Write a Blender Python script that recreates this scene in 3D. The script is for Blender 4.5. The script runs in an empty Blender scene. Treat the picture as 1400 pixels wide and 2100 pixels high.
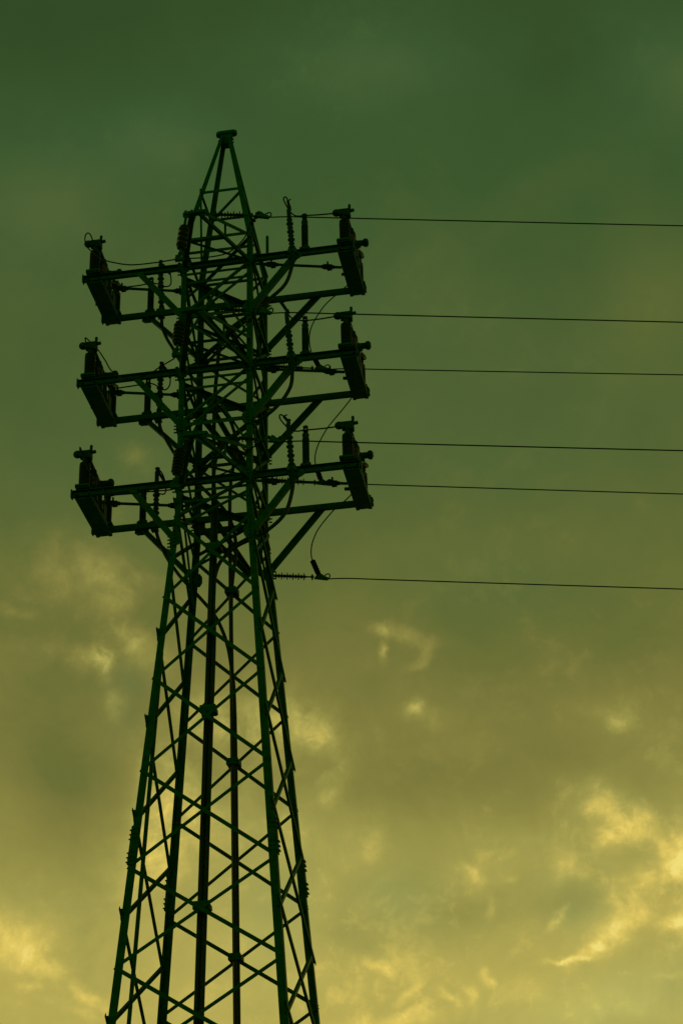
import bpy, math, random
from mathutils import Vector, Matrix
random.seed(7)
S = bpy.context.scene
COL = S.collection
R = math.radians

# ------------------------------------------------------------------ camera
H = 31.2                                   # height of the lowest crossarm above the ground
cd = bpy.data.cameras.new('camera')
cam = bpy.data.objects.new('camera', cd); COL.objects.link(cam)
cd.sensor_fit = 'VERTICAL'; cd.sensor_height = 36.0; cd.lens = 71.60945
cd.clip_start = 0.1; cd.clip_end = 6000
cr = Vector((0.98516428, 0.17034232, -0.02085289))
cu = Vector((0.10368202, -0.49395766, 0.86328203))
cw = Vector((-0.13675301, 0.85263669, 0.50429088))
m = Matrix((cr, cu, -cw)).transposed().to_4x4()
m.translation = Vector((11.16835, -48.51361, -29.52078 + H))
cam.matrix_world = m
S.camera = cam
S.view_settings.view_transform = 'Standard'
S.view_settings.look = 'None'
S.view_settings.exposure = 0.0
S.view_settings.gamma = 1.0

def lin(c):
    out = []
    for v in c[:3]:
        v = v / 255.0
        out.append(v / 12.92 if v <= 0.04045 else ((v + 0.055) / 1.055) ** 2.4)
    return (*out, 1.0)

# ------------------------------------------------------------------ sky (world)
W = bpy.data.worlds.new('World'); S.world = W; W.use_nodes = True
W.cycles.sampling_method = 'MANUAL'; W.cycles.sample_map_resolution = 256
nt = W.node_tree; nt.nodes.clear(); N = nt.nodes; K = nt.links
def node(t, **kw):
    n = N.new(t)
    for k, v in kw.items(): setattr(n, k, v)
    return n
def setin(n, i, v):
    if hasattr(v, 'is_output'): K.new(v, n.inputs[i])
    else: n.inputs[i].default_value = v
def mth(op, a, b=None, c=None, clamp=False):
    n = node('ShaderNodeMath', operation=op, use_clamp=clamp)
    setin(n, 0, a)
    if b is not None: setin(n, 1, b)
    if c is not None: setin(n, 2, c)
    return n.outputs[0]
tc = node('ShaderNodeTexCoord')
nrm = node('ShaderNodeVectorMath', operation='NORMALIZE'); K.new(tc.outputs['Generated'], nrm.inputs[0])
DIR = nrm.outputs[0]
sp = node('ShaderNodeSeparateXYZ'); K.new(DIR, sp.inputs[0])
az = mth('ARCTAN2', sp.outputs[0], sp.outputs[1])
el = mth('ARCSINE', sp.outputs[2])
cmb = node('ShaderNodeCombineXYZ')
K.new(mth('MULTIPLY', az, 180 / math.pi), cmb.inputs[0])
K.new(mth('MULTIPLY', el, 180 / math.pi), cmb.inputs[1])
AE = cmb.outputs[0]                        # azimuth, elevation in degrees
def noise(scale, detail, rough, vec, off=(0, 0, 0), dist=0.0):
    mp = node('ShaderNodeMapping'); K.new(vec, mp.inputs[0]); mp.inputs['Location'].default_value = off
    n = node('ShaderNodeTexNoise'); K.new(mp.outputs[0], n.inputs['Vector'])
    n.inputs['Scale'].default_value = scale; n.inputs['Detail'].default_value = detail
    n.inputs['Roughness'].default_value = rough; n.inputs['Distortion'].default_value = dist
    return n
# ragged edges: the cloud coordinates are warped by two octaves of turbulence
def warp(vec, scale, amp, detail, off):
    n = noise(scale, detail, 0.6, DIR, off)
    s = node('ShaderNodeVectorMath', operation='SUBTRACT'); K.new(n.outputs['Color'], s.inputs[0]); s.inputs[1].default_value = (.5, .5, .5)
    a = node('ShaderNodeVectorMath', operation='MULTIPLY'); K.new(s.outputs[0], a.inputs[0]); a.inputs[1].default_value = (amp, amp, 0)
    r = node('ShaderNodeVectorMath', operation='ADD'); K.new(vec, r.inputs[0]); K.new(a.outputs[0], r.inputs[1])
    return r.outputs[0]
AEW = warp(AE, 22, 0.65, 5, (3, 1, 2))      # soft clouds
AEW = warp(AEW, 80, 0.55, 6, (9, 4, 1))
AES = warp(AE, 9, 1.6, 3, (5, 7, 1))       # broad tones
def blob(vec, acc, az_, el_, ra, re, rot, amp):
    # the faint link to the running sum makes the renderer work through the blobs one after another
    mp = node('ShaderNodeMapping', vector_type='TEXTURE')
    if acc is None: K.new(vec, mp.inputs[0])
    else:
        ch = node('ShaderNodeVectorMath', operation='MULTIPLY_ADD'); K.new(acc, ch.inputs[0]); ch.inputs[1].default_value = (1e-7, 0, 0); K.new(vec, ch.inputs[2])
        K.new(ch.outputs[0], mp.inputs[0])
    ce = math.cos(R(el_))
    mp.inputs['Location'].default_value = (az_, el_, 0)
    mp.inputs['Rotation'].default_value = (0, 0, R(rot))
    mp.inputs['Scale'].default_value = (ra / ce, re, 1)
    d = node('ShaderNodeVectorMath', operation='DOT_PRODUCT'); K.new(mp.outputs[0], d.inputs[0]); K.new(mp.outputs[0], d.inputs[1])
    return mth('MULTIPLY_ADD', mth('POWER', 0.40, d.outputs['Value']), amp, acc if acc is not None else 0.0)
def total(vec, lst, acc=None):
    for x in lst: acc = blob(vec, acc, *x)
    return acc
# clouds lit by the last light: azimuth, elevation, half sizes in degrees, tilt, brightness
LIT = [
    (-1.09, 21.49, 0.796, 0.466, -25, 0.1882),
    (-1.82, 21.92, 0.549, 0.617, 0, 0.0784),
    (-1.42, 20.82, 0.686, 0.274, -10, 0.0706),
    (-0.19, 19.74, 0.96, 0.302, 8, 0.1412),
    (0.58, 20.28, 0.466, 0.549, 0, 0.1333),
    (-0.41, 20.89, 0.686, 0.274, -40, 0.102),
    (-1.15, 18.63, 1.097, 0.37, 28, 0.1804),
    (0.33, 18.49, 0.617, 0.274, 12, 0.1569),
    (-2.19, 17.91, 0.617, 0.165, 24, 0.1569),
    (-2.91, 17.68, 0.549, 0.069, 5, 0.1412),
    (-3.05, 18.81, 0.411, 0.11, 38, 0.1333),
    (-1.34, 19.1, 0.329, 0.219, 10, 0.0706),
    (-18.89, 18.42, 1.166, 0.617, -15, 0.149),
    (-17.52, 17.61, 0.823, 0.302, -35, 0.0706),
    (-16.52, 16.79, 0.617, 0.192, -35, 0.1098),
    (-18.33, 17.2, 0.343, 0.11, 0, 0.0549),
    (-16.71, 16.46, 0.411, 0.137, -25, 0.0784),
    (-16.63, 26.07, 0.206, 0.384, 20, 0.2039),
    (-17.71, 26.17, 0.96, 0.247, -8, 0.0784),
    (-17.04, 26.2, 0.411, 0.302, 0, 0.0784),
    (-15.54, 26.44, 0.754, 0.439, -20, 0.1176),
    (-16.25, 27.24, 0.439, 0.823, 10, 0.102),
    (-16.45, 28.19, 0.823, 0.549, 0, 0.0471),
    (-17.69, 28.41, 1.783, 0.96, 0, 0.0471),
    (-18.47, 26.35, 1.646, 0.686, 0, 0.0196),
    (-16.23, 24.93, 0.274, 0.411, 0, 0.0549),
    (-19.6, 27.37, 0.549, 0.192, -10, 0.0549),
    (-15.9, 31.75, 0.329, 0.274, 0, 0.0706),
    (-16.16, 25.07, 0.274, 0.274, 0, 0.0471),
    (-12.26, 24.31, 1.303, 0.96, 0, 0.1333),
    (-13.46, 24.57, 0.686, 0.617, 0, 0.0863),
    (-10.32, 24.36, 0.823, 0.631, 0, 0.1176),
    (-9.65, 24.01, 0.494, 0.466, 0, 0.0706),
    (-10.46, 24.7, 0.823, 0.274, 20, 0.0392),
    (-14.78, 21.2, 0.754, 1.372, -10, 0.1569),
    (-14.46, 22.81, 0.686, 0.823, 0, 0.1176),
    (-13.27, 21.48, 0.96, 0.823, 0, 0.0941),
    (-15.22, 23.74, 0.549, 0.686, 0, 0.0549),
    (-12.26, 22.82, 0.686, 0.549, 0, 0.0471),
    (-9.76, 22.39, 0.357, 0.192, 0, 0.0706),
    (-9.3, 22.92, 0.823, 0.411, 60, 0.0549),
    (-10.8, 21.47, 0.823, 0.823, 0, 0.0392),
    (-7.88, 27.03, 0.247, 0.206, 0, 0.102),
    (-7.92, 26.31, 0.123, 0.274, 0, 0.1333),
    (-7.21, 26.8, 0.754, 0.219, -15, 0.0706),
    (-6.59, 26.34, 0.165, 0.357, -25, 0.0863),
    (-6.95, 25.91, 0.274, 0.123, 20, 0.0627),
    (-7.08, 24.75, 0.274, 0.219, 30, 0.1255),
    (-6.86, 24.54, 0.686, 0.343, 0, 0.0392),
    (-1.07, 24.22, 0.823, 0.357, -10, 0.0549),
    (-0.99, 23.9, 0.274, 0.165, -40, 0.0706),
    (-8.46, 20.89, 0.274, 0.357, -20, 0.0941),
    (-8.62, 21.16, 0.549, 0.686, 0, 0.0392),
    (-5.53, 20.01, 0.357, 0.123, -38, 0.0863),
    (-5.5, 19.92, 0.686, 0.549, 0, 0.0471),
    (-2.91, 20.15, 0.247, 0.384, -35, 0.0706),
    (-3.3, 20.67, 0.549, 0.549, 0, 0.0392),
    (-4.5, 19.9, 0.165, 0.11, 0, 0.0627),
    (-5.13, 19.04, 0.137, 0.343, -15, 0.0627),
    (-8.45, 17.65, 0.466, 0.165, -25, 0.102),
    (-7.6, 16.93, 0.302, 0.11, 40, 0.102),
    (-7.44, 16.51, 0.343, 0.11, 20, 0.0784),
    (-6.41, 16.87, 0.302, 0.123, -35, 0.0863),
    (-5.33, 17.44, 0.165, 0.137, 45, 0.0941),
    (-5.18, 17.15, 0.165, 0.11, -20, 0.0706),
    (-5.69, 16.71, 0.123, 0.302, -10, 0.0784),
    (-4.43, 16.92, 0.549, 0.302, 0, 0.0549),
    (-8.08, 16.21, 1.234, 0.192, 6, 0.0941),
    (-2.53, 16.44, 1.646, 0.411, 0, 0.0235),
    (-0.13, 17.07, 0.411, 0.082, 0, 0.0471),
]
TONE = [
    (-3.18, 20.4, 2.195, 0.823, -15, 0.0078),
    (-2.69, 19.38, 1.234, 0.411, 10, -0.0353),
    (-0.19, 19.09, 0.823, 0.219, 14, -0.0471),
    (-17.86, 21.14, 1.92, 1.646, 0, -0.0314),
    (-9.34, 21.44, 2.195, 1.646, 0, 0.0196),
    (-12.52, 18.17, 2.743, 1.646, 0, 0.0118),
    (-4.51, 17.83, 2.195, 1.097, 0, 0.0118),
    (-4.8, 23.98, 3.429, 1.646, 0, -0.0118),
    (-18.28, 23.26, 2.332, 2.057, 0, -0.0353),
    (-16.77, 22.23, 1.509, 1.372, 0, -0.0275),
    (-4.58, 27.23, 3.566, 1.234, 0, -0.0314),
    (-6.67, 22.44, 3.018, 0.96, -5, -0.0471),
    (-2.66, 23.05, 1.646, 0.686, -25, -0.0235),
    (-6.48, 18.97, 1.646, 0.823, 0, -0.0549),
    (-9.13, 18.52, 0.96, 0.549, 0, -0.0392),
    (-1.58, 16.38, 3.018, 0.96, 10, 0.0235),
    (-8.41, 27.53, 2.057, 1.646, 0, 0.0235),
    (-4.41, 25.32, 1.783, 0.96, 0, -0.0157),
    (-0.15, 25.84, 1.646, 1.234, 0, -0.0235),
    (-18.36, 26.89, 2.195, 0.686, 0, -0.0118),
    (-15.34, 40.54, 1.783, 0.96, 0, 0.0275),
    (-7.26, 42.53, 2.469, 1.234, 0, 0.0353),
    (3.66, 41.51, 1.509, 1.509, 0, 0.0353),
    (-19.21, 38.62, 2.057, 1.509, 0, 0.0314),
    (-4.27, 31.33, 4.115, 1.646, 0, -0.0078),
    (1.92, 35.71, 1.646, 2.057, 0, 0.0314),
    (-1.9, 38.77, 2.743, 0.823, 20, 0.0157),
    (-21.12, 43.71, 2.743, 1.646, 0, -0.0118),
    (-0.57, 42.37, 1.097, 0.823, 0, -0.0118),
    (-11.99, 44.15, 3.018, 0.823, 0, -0.0039),
]
COOL = [
    (-15.35, 40.68, 2.057, 1.097, 0, 0.55),
    (-7.26, 42.53, 2.743, 1.372, 0, 0.5),
    (3.66, 41.51, 1.783, 1.646, 0, 0.5),
    (-19.21, 38.62, 2.469, 2.195, 0, 0.45),
    (-15.47, 30.95, 4.115, 2.743, 0, 0.3),
    (-4.2, 32.15, 4.115, 2.743, 0, 0.25),
    (-1.59, 16.25, 3.566, 1.097, 8, 0.55),
    (-7.96, 19.41, 1.234, 0.823, 0, 0.4),
    (-15.73, 25.62, 0.823, 0.549, 0, 0.4),
    (-4.53, 27.92, 2.195, 0.823, 0, 0.3),
    (-1.93, 18.48, 0.686, 0.274, 25, 0.0),
    (-2.57, 19.18, 0.823, 0.823, 0, 0.35),
    (-15.84, 24.4, 0.549, 0.823, 0, 0.3),
    (-7.94, 35.73, 3.429, 1.646, 0, 0.3),
    (-11.39, 19.08, 1.097, 1.646, 0, 0.35),
]
f1 = noise(26, 8, 0.62, DIR, (1, 5, 2), 0.3).outputs['Fac']
f2 = noise(95, 8, 0.62, DIR, (7, 2, 4), 0.4).outputs['Fac']
f3 = noise(7, 4, 0.5, DIR, (4, 4, 9)).outputs['Fac']
lit = total(AEW, LIT)
tex = mth('MINIMUM', mth('MULTIPLY_ADD', f2, 2.4, mth('MULTIPLY_ADD', f1, 2.2, -1.40)), 1.7)
lit = mth('MULTIPLY', lit, mth('MAXIMUM', tex, 0.38))
tone = total(AES, TONE, mth('MULTIPLY', lit, 1e-6))
cool = mth('MINIMUM', total(AES, COOL, mth('MULTIPLY', tone, 1e-6)), 1.0)
def ramp(fac, stops, interp='LINEAR'):
    r = node('ShaderNodeValToRGB'); r.color_ramp.interpolation = interp
    e = r.color_ramp.elements
    while len(e) < len(stops): e.new(0.5)
    for el_, (p, c) in zip(e, stops): el_.position = p; el_.color = c
    K.new(fac, r.inputs[0]); return r.outputs[0]
g = lambda v: (v / 255, v / 255, v / 255, 1)
base = ramp(mth('DIVIDE', el, math.pi / 2),
            [(0.0, g(178)), (.17, g(170)), (.205, g(160)), (.232, g(148)), (.255, g(130)), (.283, g(119)), (.315, g(107)), (.345, g(100)), (.40, g(93)), (.45, g(84)), (.49, g(79)), (.70, g(66)), (1.0, g(60))])
# turbulence grows towards the horizon
low = mth('MAXIMUM', mth('MULTIPLY_ADD', base, 0.50, -0.16), 0.03)
turb = mth('MULTIPLY', mth('SUBTRACT', f1, 0.5), low)
ridge = mth('MULTIPLY', mth('MAXIMUM', mth('SUBTRACT', mth('MULTIPLY_ADD', f2, 0.45, mth('MULTIPLY', f1, 0.55)), 0.535), 0.0), mth('MULTIPLY', low, 3.2))
ridge = mth('MULTIPLY', ridge, mth('MULTIPLY_ADD', f3, 5.0, -2.0, clamp=True))
turb = mth('ADD', turb, ridge)
turb = mth('ADD', turb, mth('MULTIPLY', mth('SUBTRACT', f3, 0.5), 0.05))
L = mth('ADD', mth('ADD', base, turb), mth('ADD', lit, tone))
skycol = ramp(L, [(60 / 255, lin((38, 62, 30))), (75 / 255, lin((50, 75, 38))), (87 / 255, lin((61, 87, 45))), (100 / 255, lin((86, 100, 50))),
                  (110 / 255, lin((104, 110, 53))), (119 / 255, lin((121, 119, 59))), (135 / 255, lin((139, 134, 66))), (152 / 255, lin((158, 152, 77))),
                  (172 / 255, lin((186, 172, 86))), (198 / 255, lin((222, 198, 96))), (220 / 255, lin((240, 220, 120)))])
mx = node('ShaderNodeMix', data_type='RGBA', blend_type='MULTIPLY')
K.new(cool, mx.inputs['Factor']); K.new(skycol, mx.inputs['A']); mx.inputs['B'].default_value = (0.84, 1.03, 1.30, 1)
bg = node('ShaderNodeBackground'); K.new(mx.outputs['Result'], bg.inputs['Color']); bg.inputs['Strength'].default_value = 1.0
wo = node('ShaderNodeOutputWorld'); K.new(bg.outputs[0], wo.inputs['Surface'])

# low evening sun behind the cloud bank on the left
ld = bpy.data.lights.new('sun', 'SUN'); ld.energy = 0.11; ld.angle = R(6); ld.color = (1.0, 0.55, 0.22)
sun = bpy.data.objects.new('sun', ld); COL.objects.link(sun)
sd = Vector((-math.sin(R(62)), math.cos(R(62)) * .55, math.tan(R(7)))).normalized()
sun.rotation_euler = sd.to_track_quat('Z', 'Y').to_euler()

# ------------------------------------------------------------------ materials
def mat(name, c1, c2, rough=0.6, metal=0.0, scale=6.0, bump=0.15, spec=0.3):
    mt = bpy.data.materials.new(name); mt.use_nodes = True
    t = mt.node_tree; b = t.nodes['Principled BSDF']
    co = t.nodes.new('ShaderNodeTexCoord')
    nz = t.nodes.new('ShaderNodeTexNoise'); nz.inputs['Scale'].default_value = scale; nz.inputs['Detail'].default_value = 6
    t.links.new(co.outputs['Object'], nz.inputs['Vector'])
    rp = t.nodes.new('ShaderNodeValToRGB')
    rp.color_ramp.elements[0].position = .35; rp.color_ramp.elements[0].color = (*c1, 1)
    rp.color_ramp.elements[1].position = .68; rp.color_ramp.elements[1].color = (*c2, 1)
    t.links.new(nz.outputs['Fac'], rp.inputs[0]); t.links.new(rp.outputs[0], b.inputs['Base Color'])
    b.inputs['Roughness'].default_value = rough; b.inputs['Metallic'].default_value = metal
    b.inputs['Specular IOR Level'].default_value = spec
    bp = t.nodes.new('ShaderNodeBump'); bp.inputs['Strength'].default_value = bump; bp.inputs['Distance'].default_value = .01
    t.links.new(nz.outputs['Fac'], bp.inputs['Height']); t.links.new(bp.outputs[0], b.inputs['Normal'])
    return mt
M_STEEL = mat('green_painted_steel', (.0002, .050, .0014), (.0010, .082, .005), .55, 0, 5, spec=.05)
M_PORC = mat('glazed_porcelain', (.0010, .014, .001), (.0022, .022, .002), .26, 0, 3, .05, spec=.14)
M_POLY = mat('grey_polymer', (.0003, .026, .001), (.0008, .040, .002), .6, 0, 4, spec=.05)
M_WIRE = mat('weathered_conductor', (.0006, .010, .005), (.001, .018, .009), .5, 0, 9, spec=.05)
M_CABLE = mat('black_cable_sheath', (.0018, .022, .001), (.0045, .030, .002), .42, 0, 6, spec=.08)
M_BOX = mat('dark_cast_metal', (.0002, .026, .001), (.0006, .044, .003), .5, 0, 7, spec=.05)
M_GROUND = mat('pale_bounce_gravel', (.30, .31, .27), (.42, .42, .38), .9, 0, .7, .4)  # unseen ground, made pale to bounce light onto the undersides of the steel
M_CONC = mat('concrete', (.20, .20, .18), (.32, .31, .28), .85, 0, 4, .3)

# ------------------------------------------------------------------ mesh helpers (all coordinates in metres, z from lowest crossarm)
class MB:
    def __init__(s): s.v = []; s.f = []; s.sm = []
    def prism(s, p, q, poly, up, ext=0.0):
        p, q = Vector(p), Vector(q); d = (q - p).normalized()
        p = p - d * ext; q = q + d * ext
        u = Vector(up); u = (u - d * u.dot(d))
        if u.length < 1e-5: u = d.orthogonal()
        u.normalize(); w = d.cross(u)
        n = len(poly); k = len(s.v)
        for c in (p, q):
            for a, b in poly: s.v.append(tuple(c + u * a + w * b))
        for i in range(n):
            j = (i + 1) % n; s.f.append((k + i, k + j, k + n + j, k + n + i))
        s.f.append(tuple(k + i for i in reversed(range(n)))); s.f.append(tuple(k + n + i for i in range(n)))
        return s
    def bar(s, p, q, wu, ww, up=(0, 0, 1), ext=0.0):
        a, b = wu / 2, ww / 2
        return s.prism(p, q, [(-a, -b), (a, -b), (a, b), (-a, b)], up, ext)
    def angle(s, p, q, size, t, n, flip=1, ext=0.0, off=0.0):
        # steel angle: one flange flat in the face whose outward normal is n, one flange inwards
        h = size / 2
        poly = [(off, -h), (off, h), (off - t, h), (off - t, -h + t), (off - size * .8, -h + t), (off - size * .8, -h)]
        if flip < 0: poly = [(a, -b) for a, b in reversed(poly)]
        return s.prism(p, q, poly, n, ext)
    def channel(s, p, q, h, wdt, t, up=(0, 0, 1), side=1):
        a, b = h / 2, wdt / 2
        poly = [(-a, -b), (a, -b), (a, b), (a - t, b), (a - t, -b + t), (-a + t, -b + t), (-a + t, b), (-a, b)]
        if side < 0: poly = [(x, -y) for x, y in reversed(poly)]
        return s.prism(p, q, poly, up)
    def box(s, c, d):
        return s.bar((c[0] - d[0] / 2, c[1], c[2]), (c[0] + d[0] / 2, c[1], c[2]), d[2], d[1])
    def lathe(s, p, q, prof, n=20):
        # prof: (distance along axis, radius)
        p, q = Vector(p), Vector(q); d = (q - p).normalized(); u = d.orthogonal().normalized(); w = d.cross(u)
        k = len(s.v); m = len(prof)
        for t, r in prof:
            for i in range(n):
                a = 2 * math.pi * i / n; s.v.append(tuple(p + d * t + (u * math.cos(a) + w * math.sin(a)) * r))
        for j in range(m - 1):
            for i in range(n):
                i2 = (i + 1) % n; s.f.append((k + j * n + i, k + j * n + i2, k + (j + 1) * n + i2, k + (j + 1) * n + i))
        s.f.append(tuple(k + i for i in reversed(range(n)))); s.f.append(tuple(k + (m - 1) * n + i for i in range(n)))
        return s
    def cyl(s, p, q, r, n=14, r2=None):
        L_ = (Vector(q) - Vector(p)).length
        return s.lathe(p, q, [(0, r), (L_, r if r2 is None else r2)], n)
    def ball(s, c, r, n=14, sq=1.0):
        pr = [(r * sq * (1 - math.cos(math.pi * i / 8)), max(.002, r * math.sin(math.pi * i / 8))) for i in range(9)]
        c = Vector(c); return s.lathe(c - Vector((r * sq, 0, 0)), c + Vector((r * sq, 0, 0)), pr, n)
    def tube(s, pts, r, n=10, sub=6):
        P = [Vector(p) for p in pts]; c = []
        for i in range(len(P) - 1):
            p0 = P[max(i - 1, 0)]; p1 = P[i]; p2 = P[i + 1]; p3 = P[min(i + 2, len(P) - 1)]
            for j in range(sub):
                t = j / sub
                c.append(.5 * ((2 * p1) + (p2 - p0) * t + (2 * p0 - 5 * p1 + 4 * p2 - p3) * t * t + (3 * p1 - p0 - 3 * p2 + p3) * t ** 3))
        c.append(P[-1]); k = len(s.v); m = len(c)
        u = None
        for i, x in enumerate(c):
            d = (c[min(i + 1, m - 1)] - c[max(i - 1, 0)]).normalized()
            u = d.orthogonal().normalized() if u is None else (u - d * u.dot(d)).normalized()
            w = d.cross(u)
            for j in range(n):
                a = 2 * math.pi * j / n; s.v.append(tuple(x + (u * math.cos(a) + w * math.sin(a)) * r))
        for i in range(m - 1):
            for j in range(n):
                j2 = (j + 1) % n; s.f.append((k + i * n + j, k + i * n + j2, k + (i + 1) * n + j2, k + (i + 1) * n + j))
        s.f.append(tuple(k + j for j in reversed(range(n)))); s.f.append(tuple(k + (m - 1) * n + j for j in range(n)))
        return s
    def plate(s, c, n, du, dv, t, up=(0, 0, 1)):
        c = Vector(c); n = Vector(n).normalized()
        return s.prism(c - n * t / 2, c + n * t / 2, [(-dv / 2, -du / 2 * .55), (-dv / 2, du / 2 * .55), (-dv / 2 * .45, du / 2), (dv / 2 * .45, du / 2), (dv / 2, du / 2 * .55), (dv / 2, -du / 2 * .55), (dv / 2 * .45, -du / 2), (-dv / 2 * .45, -du / 2)], up)
    def build(s, name, mt, parent=None, smooth=False, origin=None):
        if parent is None and origin is None: origin = s.v[0]
        if parent is not None and origin is None: origin = (0, 0, 0)
        o_ = Vector(origin)
        me = bpy.data.meshes.new(name)
        me.from_pydata([tuple(Vector(v) - o_) for v in s.v], [], s.f); me.materials.append(mt)
        if smooth:
            me.polygons.foreach_set('use_smooth', [True] * len(me.polygons))
            me.set_sharp_from_angle(angle=R(40))
        me.update()
        o = bpy.data.objects.new(name, me); COL.objects.link(o)
        o.parent = parent; o.location = o_ if parent is not None else (o_[0], o_[1], o_[2] + H)
        return o
def tag(o, label, cat, group=None):
    o['label'] = label; o['category'] = cat
    if group: o['group'] = group
    return o
def thing(name, label, cat, loc=(0, 0, 0), group=None):
    o = bpy.data.objects.new(name, None); COL.objects.link(o); o.location = (loc[0], loc[1], loc[2] + H); o.empty_display_size = .2
    return tag(o, label, cat, group)
def dup(root, loc, label, rotz=0.0):
    r = root.copy(); COL.objects.link(r); r.location = (loc[0], loc[1], loc[2] + H); r.rotation_euler = (0, 0, rotz); r['label'] = label
    for ch in list(root.children):
        c = ch.copy(); COL.objects.link(c); c.parent = r
        for g_ in ch.children:
            d = g_.copy(); COL.objects.link(d); d.parent = c
    return r

# ------------------------------------------------------------------ ground
gm = MB(); gn = 24; GS = 2500.0
for i in range(gn + 1):
    for j in range(gn + 1):
        x = (i / gn * 2 - 1); y = (j / gn * 2 - 1)
        x = math.copysign(abs(x) ** 2.2, x) * GS; y = math.copysign(abs(y) ** 2.2, y) * GS
        gm.v.append((x, y, -H + (0 if math.hypot(x, y) < 120 else random.uniform(-.6, .4))))
for i in range(gn):
    for j in range(gn):
        a = i * (gn + 1) + j; gm.f.append((a, a + gn + 1, a + gn + 2, a + 1))
ground = gm.build('ground', M_GROUND, None, origin=(0, 0, -H)); ground['kind'] = 'structure'

# ------------------------------------------------------------------ lattice tower
B = 1.063; DZ = 3.766; T = [2 * DZ, DZ, 0.0]; ZB = -0.7; ZK = 8.485; TAP = 0.07173
def mm(z): return 1 + TAP * (ZB - z) if z < ZB else 1.0
def leg_pt(k, z, out=0.0):
    sx, sy = {'A': (-1, -1), 'B': (-1, 1), 'C': (1, -1), 'D': (1, 1)}[k]
    if z > ZK:
        t = (z - ZK) / (13.30 - ZK); return Vector((sx * (1 + (0.10 - 1) * t + out), sy * (B + (0.10 - B) * t + out), z))
    wide = {'C': .0025, 'D': .0055}.get(k, 0) * max(0.0, ZB - z)      # the right legs splay slightly more
    return Vector((sx * (mm(z) + out) + wide, sy * (mm(z) * B + out), z))
tower = thing('transmission_tower', 'tall dark green steel lattice tower with six crossarms standing against the evening sky', 'tower', (0, 0, -H))
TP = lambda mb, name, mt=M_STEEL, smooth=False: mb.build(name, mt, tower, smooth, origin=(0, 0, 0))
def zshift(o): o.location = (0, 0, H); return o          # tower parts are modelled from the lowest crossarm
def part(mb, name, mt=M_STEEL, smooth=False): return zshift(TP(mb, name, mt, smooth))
FN = {'near': (0, -1, 0), 'far': (0, 1, 0), 'left': (-1, 0, 0), 'right': (1, 0, 0)}
FL = {'near': ('A', 'C'), 'far': ('B', 'D'), 'left': ('A', 'B'), 'right': ('C', 'D')}

for k in 'ABCD':
    sx, sy = {'A': (-1, -1), 'B': (-1, 1), 'C': (1, -1), 'D': (1, 1)}[k]
    mb = MB()
    w = 0.19; t = 0.022; cx = .085
    poly = [(0, 0), (w, 0), (w, t), (t, t), (t, w), (0, w)]
    lv = [(-H + .25, .215), (-11.2, .205), (ZB, .172), (ZK, .160), (13.24, .12)]
    idx = []
    for z, w in lv:
        c = leg_pt(k, z, w * .45)
        row = []
        for a, b_ in [(0, 0), (w, 0), (w, t), (t, t), (t, w), (0, w)]:
            row.append(len(mb.v)); mb.v.append((c.x - sx * a, c.y - sy * b_, c.z))
        idx.append(row)
    for r0, r1 in zip(idx, idx[1:]):
        for i in range(6):
            j = (i + 1) % 6
            fc = (r0[i], r0[j], r1[j], r1[i])
            mb.f.append(fc if sx * sy > 0 else tuple(reversed(fc)))
    mb.f.append(tuple(reversed(idx[0]))); mb.f.append(tuple(idx[-1]))
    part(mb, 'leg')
    # splice plates with their bolt rows
    for zs in ({'A': -10.95, 'B': -10.86, 'C': -10.95, 'D': -10.75}[k],):
        sp_ = MB()
        c = leg_pt(k, zs, .10); dd = (leg_pt(k, zs + 1) - leg_pt(k, zs)).normalized()
        sp_.bar(c - dd * .52 + Vector((0, -sy * .10, 0)) + Vector((sx * .016, 0, 0)), c + dd * .52 + Vector((0, -sy * .10, 0)) + Vector((sx * .016, 0, 0)), .20, .022, (0, 1, 0))
        sp_.bar(c - dd * .52 + Vector((-sx * .10, 0, 0)) + Vector((0, sy * .016, 0)), c + dd * .52 + Vector((-sx * .10, 0, 0)) + Vector((0, sy * .016, 0)), .20, .022, (1, 0, 0))
        for i in range(8):
            if i in (3, 4): continue
            q = c + dd * (-.44 + i * .125)
            for oy in (-.05, -.15):
                a = q + Vector((0, sy * oy, 0)); sp_.cyl(a, a + Vector((sx * .075, 0, 0)), .022, 8)
                a = q + Vector((sx * oy, 0, 0)); sp_.cyl(a, a + Vector((0, sy * .075, 0)), .022, 8)
        part(sp_, 'splice_plate')
    ft = MB(); c = leg_pt(k, -H + .15); ft.lathe((c.x, c.y, -H - .3), (c.x, c.y, -H + .4), [(0, .62), (.5, .55), (.68, .45), (.7, .42)], 20)
    part(ft, 'concrete_footing', M_CONC)

# bracing of the tapered body: X panels, side faces staggered by half a panel
LV = [-1.22, -3.69, -6.19, -8.865, -11.525, -14.125, -16.9, -19.8, -22.9, -26.2, -29.6]
HV = [ZB - .05] + [(a + b) / 2 for a, b in zip(LV, LV[1:])] + [-30.3]
def brace(face, k0, z0, k1, z1, size=.088, name='diagonal_brace', off=.10, flip=1, ext=.10):
    mb = MB(); n = FN[face]
    mb.angle(leg_pt(k0, z0), leg_pt(k1, z1), size, .014, n, flip, ext, off)
    return part(mb, name)
for face in ('near', 'far'):
    a, b = FL[face]
    for z0, z1 in zip(LV, LV[1:]):
        brace(face, a, z0 - .07, b, z1 + .05, .105, off=.115); brace(face, b, z0 - .07, a, z1 + .05, .090, off=.09, flip=-1)
for face in ('left', 'right'):
    a, b = FL[face]
    for z0, z1 in zip(HV, HV[1:]):
        brace(face, a, z0, b, z1, .11, off=.125, ext=.30); brace(face, b, z0, a, z1, .10, off=.10, flip=-1, ext=.16)
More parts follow.
